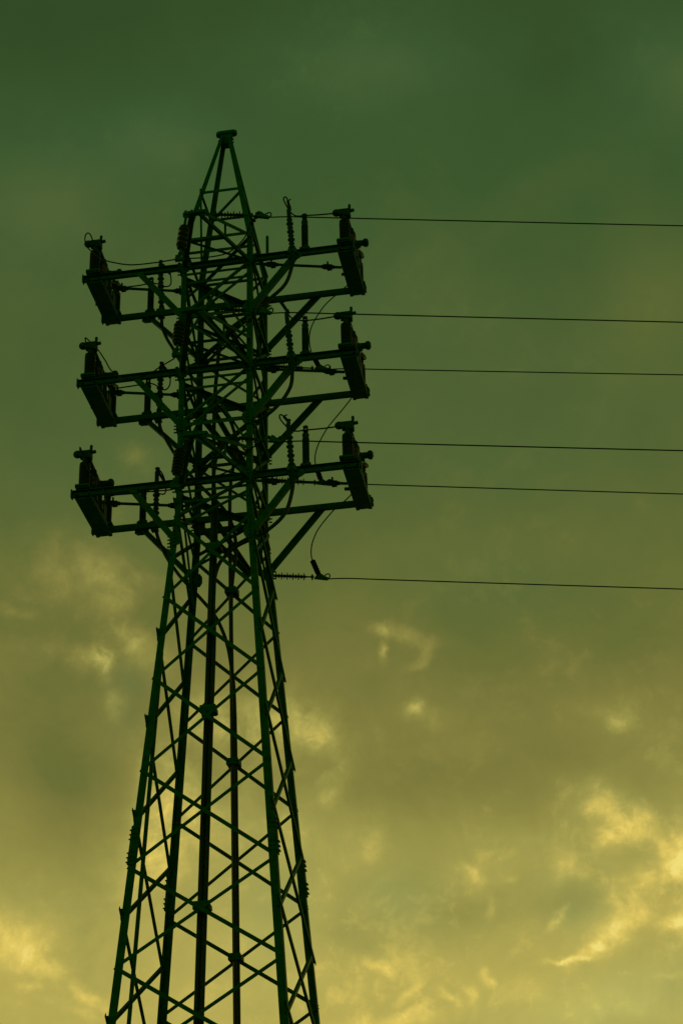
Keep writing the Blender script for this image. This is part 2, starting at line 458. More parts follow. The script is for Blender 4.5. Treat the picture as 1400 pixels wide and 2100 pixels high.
# prism between the crossarms
for z0, z1 in ((T[0], T[0] - 1.88), (T[0] - 1.88, T[1]), (T[1], T[1] - 1.88), (T[1] - 1.88, T[2]), (T[2], ZB - .5)):
    for face in ('near', 'far', 'left', 'right'):
        a, b = FL[face]
        if face in ('near', 'far'):
            if abs(z0 - T[0]) < .01 or abs(z0 - T[1]) < .01 or abs(z0 - T[2]) < .01:
                brace(face, b, z0 - .1, a, z1 + .1, .08, 'cross_brace', .10)
                brace(face, b, z0 - .45, a, z1 - .25, .065, 'cross_brace', .06)
            else:
                brace(face, a, z0 - .1, b, z1 + .1, .08, 'cross_brace', .10)
        else:
            brace(face, a, z0 - .1, b, z1 + .1, .08, 'cross_brace', .10); brace(face, b, z0 - .1, a, z1 + .1, .08, 'cross_brace', .075, -1)
def hbar(face, z, size=.10, off=.10, name='horizontal_brace'):
    a, b = FL[face]; return brace(face, a, z, b, z, size, name, off, 1, .06)
for z in T:
    for face in ('left', 'right'): hbar(face, z, .12)
    hbar('near', z - .30, .085, .05); hbar('near', z - .62, .085, .05)
    if z > 0:
        for face in FN: hbar(face, z - 1.88, .11, .11)
for face in FN: hbar(face, ZK, .105); hbar(face, 10.62, .095, .06)
hbar('near', ZK - .23, .10, -.25); hbar('far', T[2] - .36, .22, .04); hbar('far', T[0] - .36, .12, .04); hbar('far', T[1] - .36, .12, .04)
def strut(p, q, size, name, up=(0, 0, 1), t=.014):
    mb = MB(); mb.angle(p, q, size, t, up); return part(mb, name)
# long secondary bracing in the side faces and hip braces inside the body
for z in (T[0], T[1], T[2]):
    for face in ('left', 'right'):
        a, b = FL[face]
        brace(face, a, z - .35, b, z - 2.75, .075, 'secondary_brace', -.02, ext=0)
        brace(face, b, z + .9, a, z - 1.2, .07, 'secondary_brace', .03, -1, ext=0)
    if z > 0:
        for face in ('near', 'far'):
            a, b = FL[face]
            mid = (leg_pt(a, z - .95) + leg_pt(b, z - .95)) / 2
            n_ = Vector(FN[face]) * .06
            for k in (a, b):
                mb = MB(); mb.angle(mid + n_ if k == a else mid - n_ * .2, leg_pt(k, z - 2.75 if face == 'near' else z - 2.4), .07, .012, FN[face]); part(mb, 'secondary_brace')
# plan bracing
for z in T:
    strut(leg_pt('A', z - .38), leg_pt('D', z - .38), .17, 'plan_brace', t=.02)
    if z < 1: continue
    strut(leg_pt('B', z - 1.95), leg_pt('C', z - 1.95), .09, 'plan_brace')
    strut(leg_pt('A', z - 1.95), leg_pt('D', z - 1.95), .09, 'plan_brace')
strut(leg_pt('C', 10.55), leg_pt('B', 10.55), .095, 'plan_brace')
strut(leg_pt('B', ZK - .05), leg_pt('C', ZK - .05), .09, 'plan_brace')
# grounding rod inside the peak
mb = MB(); mb.cyl((-.62, -.78, 10.70), (-.50, -.95, 7.45), .034, 10); part(mb, 'grounding_rod', M_STEEL, True)
# peak cap: a flat octagonal plate with a collar and bolts
mb = MB()
k = len(mb.v)
pl = [(-.33, -.05), (-.24, -.11), (.24, -.11), (.33, -.05), (.33, .05), (.24, .11), (-.24, .11), (-.33, .05)]
for zz in (13.40, 13.52):
    for x, y in pl: mb.v.append((x, y, zz))
for i in range(8): mb.f.append((k + i, k + (i + 1) % 8, k + 8 + (i + 1) % 8, k + 8 + i))
mb.f.append(tuple(k + i for i in reversed(range(8)))); mb.f.append(tuple(k + 8 + i for i in range(8)))
mb.box((0, 0, 13.33), (.38, .14, .14))
mb.box((0, 0, 13.12), (.30, .26, .30))
for sx in (-1, 1):
    for dz in (0, .11):
        mb.cyl((sx * .17, -.08, 13.02 + dz), (sx * .25, -.08, 13.02 + dz), .03, 8)
        mb.cyl((sx * .08, -.17, 13.02 + dz), (sx * .08, -.24, 13.02 + dz), .03, 8)
part(mb, 'peak_cap')

# crossarms: two long channels per tier, knee braces, end platforms
for z in T:
    for sy, h in ((-1, .205), (1, .175)):
        mb = MB(); mb.channel((-4.10, sy * B, z + (.03 if sy < 0 else .02)), (4.15, sy * B, z + (.03 if sy < 0 else .02)), h, .12, .016, side=-sy)
        for sx in (-1, 1): mb.box((sx * 4.12, sy * B, z + .03), (.03, .17, h + .06))
        part(mb, 'crossarm_beam')
        for sx in (-1, 1):
            k = {(-1, -1): 'A', (-1, 1): 'B', (1, -1): 'C', (1, 1): 'D'}[(sx, sy)]
            mb = MB(); q = leg_pt(k, z - 1.85)
            xs = (2.35 if sy < 0 else 2.66)
            mb.angle((sx * xs, sy * (B - .01), z - (.07 if sy < 0 else .01)), q, .18 if sy < 0 else .165, .02, (0, sy, 0), 1, .04, .085)
            part(mb, 'knee_brace')
            # gusset plates at both ends of the knee brace
            if sx != -sy: continue
            mb = MB(); mb.plate((sx * xs, sy * (B + .072), z - .10), (0, sy, 0), .42, .26, .018)
            for i in range(4):
                c = Vector((sx * (xs - .12 + .08 * i), sy * (B + .08), z - .05 - .04 * (i % 2))); mb.cyl(c, c + Vector((0, sy * .05, 0)), .022, 8)
            part(mb, 'gusset_plate')
    for k, sx, sy in (('A', -1, -1), ('B', -1, 1), ('C', 1, -1), ('D', 1, 1)):
        for zz, du, dv in ((z - .05, .30, .40), (z - 1.85, .30, .42)):
            mb = MB(); q = leg_pt(k, zz)
            mb.plate((q.x - sx * .06, q.y + sy * .108, zz), (0, sy, 0), du, dv, .018)
            mb.plate((q.x + sx * .118, q.y - sy * .04, zz), (sx, 0, 0), du * .7, dv, .018)
            for i in range(5):
                c = Vector((q.x + sx * .11, q.y + sy * .04, zz - .22 + .11 * i)); mb.cyl(c, c + Vector((sx * .085, 0, 0)), .024, 8)
                c = Vector((q.x - sx * .03, q.y + sy * .11, zz - .22 + .11 * i)); mb.cyl(c, c + Vector((0, sy * .07, 0)), .024, 8)
            part(mb, 'gusset_plate')
    for sx in (-1, 1):
        mb = MB()
        x0, x1 = (3.64, 4.10) if sx > 0 else (-4.00, -3.53)
        for x in (x0 + .05, x1 - .05): mb.channel((x, -B - .10, z - .10), (x, B + .05, z - .10), .15, .10, .014, side=1 if x < (x0 + x1) / 2 else -1)
        mb.bar(((x0 + x1) / 2, -B - .06, z - .155), ((x0 + x1) / 2, B + .02, z - .155), .03, abs(x1 - x0) - .13)
        mb.bar(((x0 + x1) / 2, -B - .14, z + .165), ((x0 + x1) / 2, -B + .16, z + .165), .03, .40)
        mb.bar(((x0 + x1) / 2, B - .2, z + .14), ((x0 + x1) / 2, B + .14, z + .14), .03, .46)
        part(mb, 'platform')
# tension brackets that carry the line, both sides of the body
TIPN = [(-.08, -3.50, T[0]), (0.0, -3.93, T[1]), (0.02, -3.44, T[2])]
TIPF = [(0.0, 4.25, T[0] - .08), (0.0, 4.25, T[1] - .45), (0.0, 4.25, T[2] - .15)]
for i, z in enumerate(T):
    for tip, ks, sy in ((TIPN[i], 'AC', -1), (TIPF[i], 'BD', 1)):
        tp = Vector(tip)
        for k, dx in zip(ks, (-.10, .10)):
            e = tp + Vector((dx, 0, 0))
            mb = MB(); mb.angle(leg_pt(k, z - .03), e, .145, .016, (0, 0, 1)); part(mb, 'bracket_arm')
            zt = z + (.96 if i else .93)
            mb = MB(); mb.angle(leg_pt(k, zt), e + Vector((0, 0, .10)), .135, .014, (0, 0, 1)); part(mb, 'bracket_tie')
            if sy > 0: continue
            mb = MB(); q = (leg_pt(k, z) + e) / 2; q2 = (leg_pt(k, zt) + e) / 2
            mb.angle(q, q2, .07, .01, (0, sy, 0)); part(mb, 'bracket_post')
        if sy < 0:
            mb = MB(); p0 = (leg_pt(ks[0], z) + tp) / 2; p1 = (leg_pt(ks[1], z) + tp) / 2
            mb.angle(p0, p1, .07, .01, (0, 0, 1)); mb.angle(p0, leg_pt(ks[1], z), .06, .01, (0, 0, 1)); part(mb, 'bracket_lattice')
        mb = MB(); mb.box((tp.x - .02, tp.y, tp.z + .02), (.62, .16, .09))
        mb.plate((tp.x + .24, tp.y, tp.z), (0, 1, 0), .22, .22, .03); mb.plate((tp.x - .28, tp.y, tp.z), (0, 1, 0), .2, .24, .03)
        for dx in (-.3, -.12, .08): mb.cyl((tp.x + dx, tp.y, tp.z + .05), (tp.x + dx, tp.y, tp.z + .15), .03, 8)
        part(mb, 'bracket_tip')
# climbing rail on the left face, short stub post on the top right arm
mb = MB(); mb.bar((-1.40, -1.05, -5.2), (-2.85, .02, -25.0), .10, .05, (1, 0, 0))
for i in range(40):
    t = i / 40; c = Vector((-1.40, -1.05, -5.2)).lerp(Vector((-2.85, .02, -25)), t); mb.cyl(c + Vector((0, -.10, 0)), c + Vector((0, .10, 0)), .012, 6)
part(mb, 'climbing_rail')
mb = MB(); mb.lathe((1.52, -B - .02, T[0] + .1), (1.52, -B - .02, T[0] + .80), [(0, .044), (.66, .044), (.69, .034), (.70, .01)], 12); part(mb, 'stub_post', M_STEEL, True)
# clamps holding the two cable bundles to the crossing points of the X bracing
for X0, Y0, z in [(0.0, -1, -2.15), (0.0, -1, -7.2), (0.0, -1, -12.65), (0, -1, -18.2), (0.05, 1, -2.45), (0.05, 1, -7.5), (0.05, 1, -12.8), (.05, 1, -18.2)]:
    y = Y0 * mm(z) * B; s_ = 1 if Y0 < 0 else .8
    mb = MB(); mb.box((X0, y - Y0 * .04, z), (.42 * s_, .10, .20)); mb.box((X0 - .02, y - Y0 * .30, z), (.40 * s_, .10, .18))
    for dx in (-.17, .17):
        mb.cyl((X0 + dx * s_, y + Y0 * .06, z), (X0 + dx * s_, y - Y0 * .42, z), .025, 8)
        mb.box((X0 + dx * s_, y - Y0 * .17, z - .02), (.08, .3, .12))
    part(mb, 'cable_clamp')

# ------------------------------------------------------------------ line: tension insulators, conductors
def disc_string(mb, p, q, pitch=.078, big=.112, small=.07, core=.034):
    p, q = Vector(p), Vector(q); Lg = (q - p).length; pr = [(0, core)]
    n = int(Lg / pitch)
    for i in range(n):
        x = (i + .5) * Lg / n; r = big if i % 2 == 0 else small
        pr += [(x - .022, core), (x - .011, r), (x + .011, r), (x + .022, core + .012)]
    pr.append((Lg, core)); mb.lathe(p, q, pr, 18)
WN = ['topmost', 'second', 'third', 'fourth', 'fifth', 'lowest']
ORD = [('n', 0), ('n', 1), ('f', 0), ('n', 2), ('f', 1), ('f', 2)]
INS = {('n', 0): [(.24, -3.50, 7.50), (.46, -3.45, 7.45), (1.28, -3.25, 7.46), (1.50, -3.19, 7.46), (1.92, -3.08, 7.45), (13.73, -.14, 7.55)],
       ('n', 1): [(.26, -3.92, 3.80), (.75, -3.80, 3.83), (1.44, -3.63, 3.79), (1.70, -3.56, 3.77), (2.05, -3.48, 3.76), (13.35, -.66, 3.78)],
       ('n', 2): [(.26, -3.50, -.10), (.92, -3.35, -.14), (1.62, -3.18, -.17), (1.88, -3.11, -.18), (2.20, -3.03, -.19), (12.92, -.36, -.24)],
       ('f', 0): [(.26, 4.30, 7.43), (.58, 4.40, 7.43), (1.49, 4.63, 7.40), (1.80, 4.70, 7.39), (2.22, 4.81, 7.40), (13.51, 7.62, 7.48)],
       ('f', 1): [(.26, 4.30, 3.20), (.64, 4.40, 3.16), (1.52, 4.62, 3.12), (1.82, 4.69, 3.11), (2.21, 4.79, 3.09), (13.04, 7.49, 2.95)],
       ('f', 2): [(.26, 4.30, -.17), (.60, 4.40, -.20), (1.50, 4.62, -.22), (1.70, 4.67, -.22), (2.10, 4.77, -.24), (12.69, 7.41, -.43)]}
TIERN = ['top', 'middle', 'bottom']
CL = {}
for wi, key in enumerate(ORD):
    a0, a, b_, c, d, e = [Vector(v) for v in INS[key]]
    side = 'near' if key[0] == 'n' else 'far'; tn = TIERN[key[1]]
    ti = thing('tension_insulator', f'thin spiked insulator string holding the {WN[wi]} line wire', 'insulator', a0, 'tension insulators of the line wires')
    loc = lambda v: v - a0
    mb = MB(); disc_string(mb, loc(a), loc(b_)); mb.build('insulator_body', M_POLY, ti, True)
    mb = MB(); mb.cyl((0, 0, 0), loc(a), .024, 10); mb.ball(loc(a), .045); mb.ball((0, 0, 0), .05); mb.build('link', M_STEEL, ti, True)
    mb = MB(); mb.cyl(loc(b_), loc(c), .024, 10); mb.ball(loc(b_), .04); mb.ball(loc(c), .055)
    mb.cyl(loc(c) + Vector((0, 0, -.10)), loc(c) + Vector((0, 0, .08)), .025, 8)
    mb.build('link', M_STEEL, ti, True)
    dr = (d - c).normalized(); up = Vector((0, 0, 1)); sd_ = dr.cross(up)
    # wedge clamp
    mb = MB(); o = loc(c) + dr * .06; Lc = max((d - c).length, .34)
    poly = [(-.05, 0), (-.07, Lc), (.0, Lc * .98), (.03, Lc * .75), (.13, Lc * .45), (.14, Lc * .25), (.03, .05)]
    k = len(mb.v)
    for sgn in (-.05, .05):
        for u_, l_ in poly: mb.v.append(tuple(o + dr * l_ + up * u_ + sd_ * sgn))
    n_ = len(poly)
    for i in range(n_):
        j = (i + 1) % n_; mb.f.append((k + i, k + j, k + n_ + j, k + n_ + i))
    mb.f.append(tuple(k + i for i in reversed(range(n_)))); mb.f.append(tuple(k + n_ + i for i in range(n_)))
    mb.tube([o + dr * (Lc * .7) + up * .05, o + dr * (Lc * .95) + up * .13, o + dr * (Lc * 1.12) + up * .12, o + dr * (Lc * 1.13) + up * .03, o + dr * (Lc * .98) + up * -.03], .02, 8)
    mb.build('dead_end_clamp', M_STEEL, ti, False)
    CL[key] = (o + a0 + dr * Lc * .3 + up * .12)
    # conductor: a long catenary running out of the picture to the right
    dirw = (e - d); dirw.z = 0; Lw = dirw.length; dirw.normalize()
    pts = []
    slope = (e.z - d.z) / Lw; sag = .00009
    for i in range(41):
        x = (i / 40) ** 1.5 * 150
        z = d.z + slope * x + sag * x * (x - Lw)
        pts.append((d.x + dirw.x * x, d.y + dirw.y * x, z))
    pts[0] = tuple(o + a0 + dr * Lc * .7 - up * .055)
    mb = MB(); mb.tube(pts, .0185, 10, 3)
    tag(mb.build('line_wire', M_WIRE, None, True, origin=pts[0]), f'{WN[wi]} of the six line wires, running right from the {tn} bracket on the {side} side', 'wire', 'line wires running off to the right')

# ------------------------------------------------------------------ suspension insulators at the near bracket tips
SUS = [((-.36, -3.52, 7.45), (-.53, -3.52, 5.92), 4), ((-.34, -3.93, 3.74), (-.44, -3.93, 2.34), 5), ((-.36, -3.46, -.05), (-.52, -3.46, -1.58), 7)]
for i, (p, q, n) in enumerate(SUS):
    p, q = Vector(p), Vector(q)
    t_ = thing('suspension_insulator', f'fat {["four","five","seven"][i]} shed insulator hanging by the left leg above the {TIERN[i]} crossarm', 'insulator', p, 'hanging jumper insulators')
    d = (q - p); Lg = d.length; d.normalize()
    mb = MB(); mb.cyl((0, 0, 0), d * Lg * .24, .028, 10); 
    for j in range(5): mb.ball(d * (Lg * (.02 + j * .05)), .045)
    mb.build('hanger_chain', M_STEEL, t_, True)
    pr = []; L2 = Lg * .52; s0 = Lg * .23
    pr.append((0, .05)); pr.append((.02, .13))
    for j in range(n):
        x = .05 + (L2 - .1) * (j + .5) / n; w_ = (L2 - .1) / n
        pr += [(x - w_ * .45, .11), (x - w_ * .2, .155), (x + w_ * .15, .158), (x + w_ * .42, .115)]
    pr += [(L2 - .02, .12), (L2, .05)]
    mb = MB(); mb.lathe(d * s0, d * (s0 + L2), pr, 24); mb.build('shed_stack', M_PORC, t_, True)
    mb = MB(); mb.cyl(d * (s0 + L2), d * Lg, .04, 10); mb.ball(d * (Lg * .86), .07); mb.box(tuple(d * Lg + Vector((0, 0, .02))), (.24, .10, .10)); mb.box(tuple(d * Lg + Vector((-.06, 0, .10))), (.09, .09, .12))
    mb.build('jumper_clamp', M_STEEL, t_, False)

# ------------------------------------------------------------------ disconnect switches on the arm ends (same part list on every arm)
def ribbed(mb, p, q, r, pitch, depth, cap=True, n=22):
    p, q = Vector(p), Vector(q); Lg = (q - p).length
    pr = [(0, r * 1.08), (.05, r * 1.08), (.055, r - depth)]
    k = int((Lg - .16) / pitch)
    for i in range(k):
        x = .06 + i * pitch; pr += [(x, r - depth), (x + pitch * .35, r), (x + pitch * .6, r), (x + pitch * .95, r - depth)]
    pr += [(Lg - .08, r), (Lg - .03, r * .93), (Lg, r * .62)]
    mb.lathe(p, q, pr, n)
SW0 = (3.86, 0, T[0])
sw = thing('disconnect_switch', '', 'switch', SW0, 'disconnect switches on the arm ends')
def spart(mb, name, mt, smooth=True, parent=sw): return mb.build(name, mt, parent, smooth, origin=(0, 0, 0))
mb = MB(); mb.box((-.01, -B, .215), (.38, .38, .06)); mb.box((.04, B, .17), (.46, .36, .05)); mb.box((.05, -.1, .03), (.30, 1.75, .10)); mb.box((-.20, -B, .25), (.08, .2, .10))
spart(mb, 'base_frame', M_STEEL, False)
mb = MB(); ribbed(mb, (0, -B, .20), (-.005, -B, 1.03), .160, .066, .022); nb = spart(mb, 'bushing', M_PORC)
mb = MB(); ribbed(mb, (.06, B, .17), (.06, B, 1.02), .152, .066, .020); spart(mb, 'bushing', M_PORC)
mb = MB(); mb.lathe((0, -B, .98), (0, -B, 1.22), [(0, .10), (.06, .10), (.08, .085), (.24, .085)], 18)
mb.box((.01, -B, 1.31), (.34, .20, .20)); mb.box((.10, -B, 1.24), (.16, .22, .16)); mb.ball((-.235, -B, 1.35), .118, 16, 1.1)
mb.lathe((-.20, -B, 1.36), (-.02, -B, 1.36), [(0, .06), (.10, .07), (.18, .09)], 14)
mb.cyl((.14, -B, 1.37), (.30, -B, 1.385), .052, 12); mb.lathe((.155, -B, 1.36), (.16, -B, 1.62), [(0, .05), (.12, .04), (.20, .045), (.24, .04), (.26, .015)], 12)
spart(mb, 'terminal_head', M_BOX)
mb = MB(); mb.lathe((.085, -.55, .05), (.085, -.55, 1.10), [(0, .17), (.3, .17), (.34, .14), (.62, .14), (.66, .17), (.84, .165), (.94, .12), (1.03, .105), (1.05, .06)], 18)
mb.lathe((.10, -.05, .05), (.10, -.05, .98), [(0, .17), (.3, .17), (.32, .14), (.66, .14), (.70, .18), (.84, .17), (.92, .09)], 18)
spart(mb, 'pivot_post', M_PORC)
mb = MB(); mb.lathe((.10, -.02, .93), (.56, .02, .955), [(0, .11), (.10, .11), (.12, .095), (.26, .095), (.28, .085), (.31, .12), (.36, .135), (.42, .12), (.455, .06)], 18)
mb.prism((.44, -.03, .87), (.44, .05, .87), [(0, -.07), (.02, .07), (-.07, .06)], (0, 0, 1)); mb.box((.24, 0, .86), (.12, .10, .12))
spart(mb, 'drive_arm', M_BOX)
mb = MB(); mb.bar((.06, -B + .05, 1.27), (.10, -.05, 1.02), .10, .09); mb.bar((.07, -.1, .98), (.08, B - .05, 1.26), .05, .05); mb.ball((.06, -.35, 1.09), .075)
spart(mb, 'blade', M_BOX)
mb = MB(); mb.lathe((.06, B, 1.0), (.06, B, 1.24), [(0, .09), (.08, .09), (.10, .11), (.2, .10), (.24, .05)], 16); mb.box((.06, B - .08, 1.28), (.24, .26, .10)); mb.ball((.19, B - .02, 1.24), .07)
mb.tube([(.14, .10, .90), (.20, .35, .92), (.24, .62, 1.02), (.20, B - .1, 1.2)], .055, 8)
spart(mb, 'contact_jaw', M_BOX)
mb = MB(); mb.box((.08, .45, .30), (.24, .30, .45)); mb.cyl((-.12, .35, .10), (-.34, .28, .08), .05, 10); mb.box((-.1, .35, .12), (.16, .22, .2))
spart(mb, 'gear_box', M_BOX, False)
def switch_label(i, side): return f'disconnect switch with two ribbed bushings on the end of the {TIERN[i]} {side} crossarm'
sw['label'] = switch_label(0, 'right')
SWX = {('R', 0): 3.86, ('R', 1): 3.825, ('R', 2): 3.785, ('L', 0): -3.785, ('L', 1): -3.78, ('L', 2): -3.775}
for (sd_, i), x in SWX.items():
    if (sd_, i) == ('R', 0): continue
    dup(sw, (x, 0, T[i]), switch_label(i, 'right' if sd_ == 'R' else 'left'))

# ------------------------------------------------------------------ surge arresters
AR = {('R', 0): (2.655, -B, T[0] + .155), ('R', 1): (2.625, -B, T[1] + .155), ('R', 2): (2.595, -B, T[2] + .155),
      ('L', 0): (-2.60, B, T[0] + .13), ('L', 1): (-2.595, B, T[1] + .13), ('L', 2): (-2.63, B, T[2] + .13)}
ar = thing('surge_arrester', 'straight finely ribbed surge arrester standing upright on the top right crossarm', 'arrester', AR[('R', 0)], 'surge arresters on the crossarms')
mb = MB(); ribbed(mb, (0, 0, .02), (0, 0, 1.06), .102, .068, .026); mb.build('arrester_body', M_POLY, ar, True)
mb = MB(); mb.box((0, 0, 0), (.30, .18, .04)); mb.cyl((-.12, 0, 0), (-.12, 0, .09), .02, 8); mb.cyl((.12, 0, 0), (.12, 0, .09), .02, 8); mb.build('base_plate', M_STEEL, ar)
mb = MB(); mb.cyl((0, 0, 1.05), (0, 0, 1.13), .05, 14); mb.box((-.045, 0, 1.19), (.035, .1, .14)); mb.box((.045, 0, 1.19), (.035, .1, .14)); mb.box((0, 0, 1.13), (.14, .10, .04)); mb.box((0, 0, 1.265), (.14, .10, .04)); mb.cyl((0, 0, 1.27), (0, 0, 1.32), .03, 8)
mb.build('top_terminal', M_BOX, ar)
for key, p in AR.items():
    if key == ('R', 0): continue
    dup(ar, p, f'straight finely ribbed surge arrester standing upright on the {TIERN[key[1]]} {"right" if key[0] == "R" else "left"} crossarm')

# ------------------------------------------------------------------ cable terminations: slim tubes with uneven sheds
TE = {('R', 0): ((2.33, -B - .17, T[0] - .42), (2.20, -B - .17, T[0] + 1.62)), ('R', 1): ((2.27, -B - .17, T[1] - .42), (2.11, -B - .17, T[1] + 1.58)),
      ('R', 2): ((2.25, -B - .17, T[2] - .42), (2.13, -B - .17, T[2] + 1.55)),
      ('L', 0): ((-2.27, B + .15, T[0] + .02), (-2.37, B + .15, T[0] + 2.10)), ('L', 1): ((-2.27, B + .15, T[1] - .03), (-2.25, B + .15, T[1] + 1.98)),
      ('L', 2): ((-2.28, B + .15, T[2] - .03), (-2.28, B + .15, T[2] + 1.98))}
for key, (p, q) in TE.items():
    p, q = Vector(p), Vector(q); side = 'right' if key[0] == 'R' else 'left'; tn = TIERN[key[1]]
    te = thing('cable_termination', f'slim knobbly cable termination with a wire loop on top, clamped to the {tn} {side} crossarm', 'termination', p, 'cable terminations on the crossarms')
    v = q - p; Lg = v.length; d = v.normalized()
    pr = [(0, .055), (.10, .085), (.38, .085), (.42, .06)]
    x = .48; j = 0
    while x < Lg * .76:
        r = .108 if j % 2 == 0 else .088
        pr += [(x, .062), (x + .03, r * .82), (x + .055, r), (x + .075, r), (x + .11, r * .74), (x + .13, .062)]
        x += .150; j += 1
    pr += [(Lg * .79, .055), (Lg * .80, .066), (Lg * .97, .062), (Lg * .98, .04), (Lg, .03)]
    mb = MB(); mb.lathe((0, 0, 0), v, pr, 20); mb.build('termination_body', M_POLY, te, True)
    sy = -1 if key[0] == 'R' else 1
    mb = MB(); c = d * (.42 if key[0] == 'R' else .12); mb.box((c.x, c.y - sy * .06, c.z), (.26, .22, .14)); mb.box((c.x, c.y - sy * .06, c.z - .18), (.20, .18, .08)); mb.build('mounting_bracket', M_STEEL, te)
    mb = MB(); mb.cyl(d * (Lg - .02), d * (Lg + .10), .028, 10); mb.box(tuple(d * (Lg + .05) + Vector((.03, 0, 0))), (.10, .05, .06)); mb.build('top_lug', M_BOX, te)

# ------------------------------------------------------------------ thin leads: head - arrester - termination, with the open loop
BUS = {
    ('R', 0): [(3.63, -1.16, 8.8), (3.13, -1.16, 8.82), (2.68, -1.16, 8.86), (2.43, -1.16, 8.88), (2.28, -1.16, 9.01), (2.17, -1.16, 9.22), (2.08, -1.16, 9.45), (2.04, -1.16, 9.59), (2.07, -1.16, 9.66), (2.13, -1.16, 9.63), (2.17, -1.16, 9.49), (2.2, -1.16, 9.34), (2.24, -1.16, 9.13)],
    ('R', 1): [(3.57, -1.16, 5.04), (3.07, -1.16, 5.01), (2.64, -1.16, 5.02), (2.37, -1.16, 5.08), (2.22, -1.16, 5.2), (2.11, -1.16, 5.39), (1.99, -1.16, 5.62), (1.89, -1.16, 5.81), (1.89, -1.16, 5.84), (1.97, -1.16, 5.73), (2.08, -1.16, 5.54), (2.17, -1.16, 5.35)],
    ('R', 2): [(3.49, -1.16, 1.26), (3.08, -1.16, 1.25), (2.62, -1.16, 1.26), (2.33, -1.16, 1.26), (2.16, -1.16, 1.35), (2.01, -1.16, 1.53), (1.9, -1.16, 1.71), (1.87, -1.16, 1.83), (1.91, -1.16, 1.87), (2.0, -1.16, 1.79), (2.08, -1.16, 1.67), (2.16, -1.16, 1.54)],
    ('L', 0): [(-3.72, 1.16, 8.8), (-3.06, 1.16, 8.8), (-2.62, 1.16, 8.83), (-2.4, 1.16, 8.76), (-2.16, 1.16, 8.63), (-2.02, 1.16, 8.67), (-1.99, 1.16, 8.85), (-2.03, 1.16, 9.1), (-2.11, 1.16, 9.3), (-2.24, 1.16, 9.49), (-2.39, 1.16, 9.63)],
    ('L', 1): [(-3.66, 1.16, 5.02), (-3.14, 1.16, 5.04), (-2.61, 1.16, 5.06), (-2.41, 1.16, 4.99), (-2.22, 1.16, 4.81), (-2.06, 1.16, 4.77), (-1.95, 1.16, 4.92), (-1.94, 1.16, 5.18), (-2.01, 1.16, 5.42), (-2.12, 1.16, 5.61), (-2.26, 1.16, 5.78)],
    ('L', 2): [(-3.73, 1.16, 1.21), (-3.24, 1.16, 1.27), (-2.58, 1.16, 1.25), (-2.31, 1.16, 1.2), (-2.16, 1.16, 1.12), (-2.03, 1.16, 1.1), (-1.98, 1.16, 1.24), (-2.01, 1.16, 1.48), (-2.08, 1.16, 1.74), (-2.18, 1.16, 1.92), (-2.3, 1.16, 2.02)],
}
for key, pts in BUS.items():
    side = 'right' if key[0] == 'R' else 'left'; tn = TIERN[key[1]]
    mb = MB(); mb.tube(pts, .022, 8, 5)
    if key[0] == 'R':
        mb.cyl(pts[-3], pts[-1], .042, 8); mb.cyl(Vector(pts[-3]) + Vector((-.02, 0, .02)), Vector(pts[-3]) + Vector((.10, 0, .05)), .02, 6)
    else: mb.cyl(pts[-4], pts[-1], .040, 8)
    tag(mb.build('lead_wire', M_WIRE, None, True, origin=pts[0]), f'thin lead looping over the arrester to the termination on the {tn} {side} crossarm', 'wire', 'looping leads of the terminations')

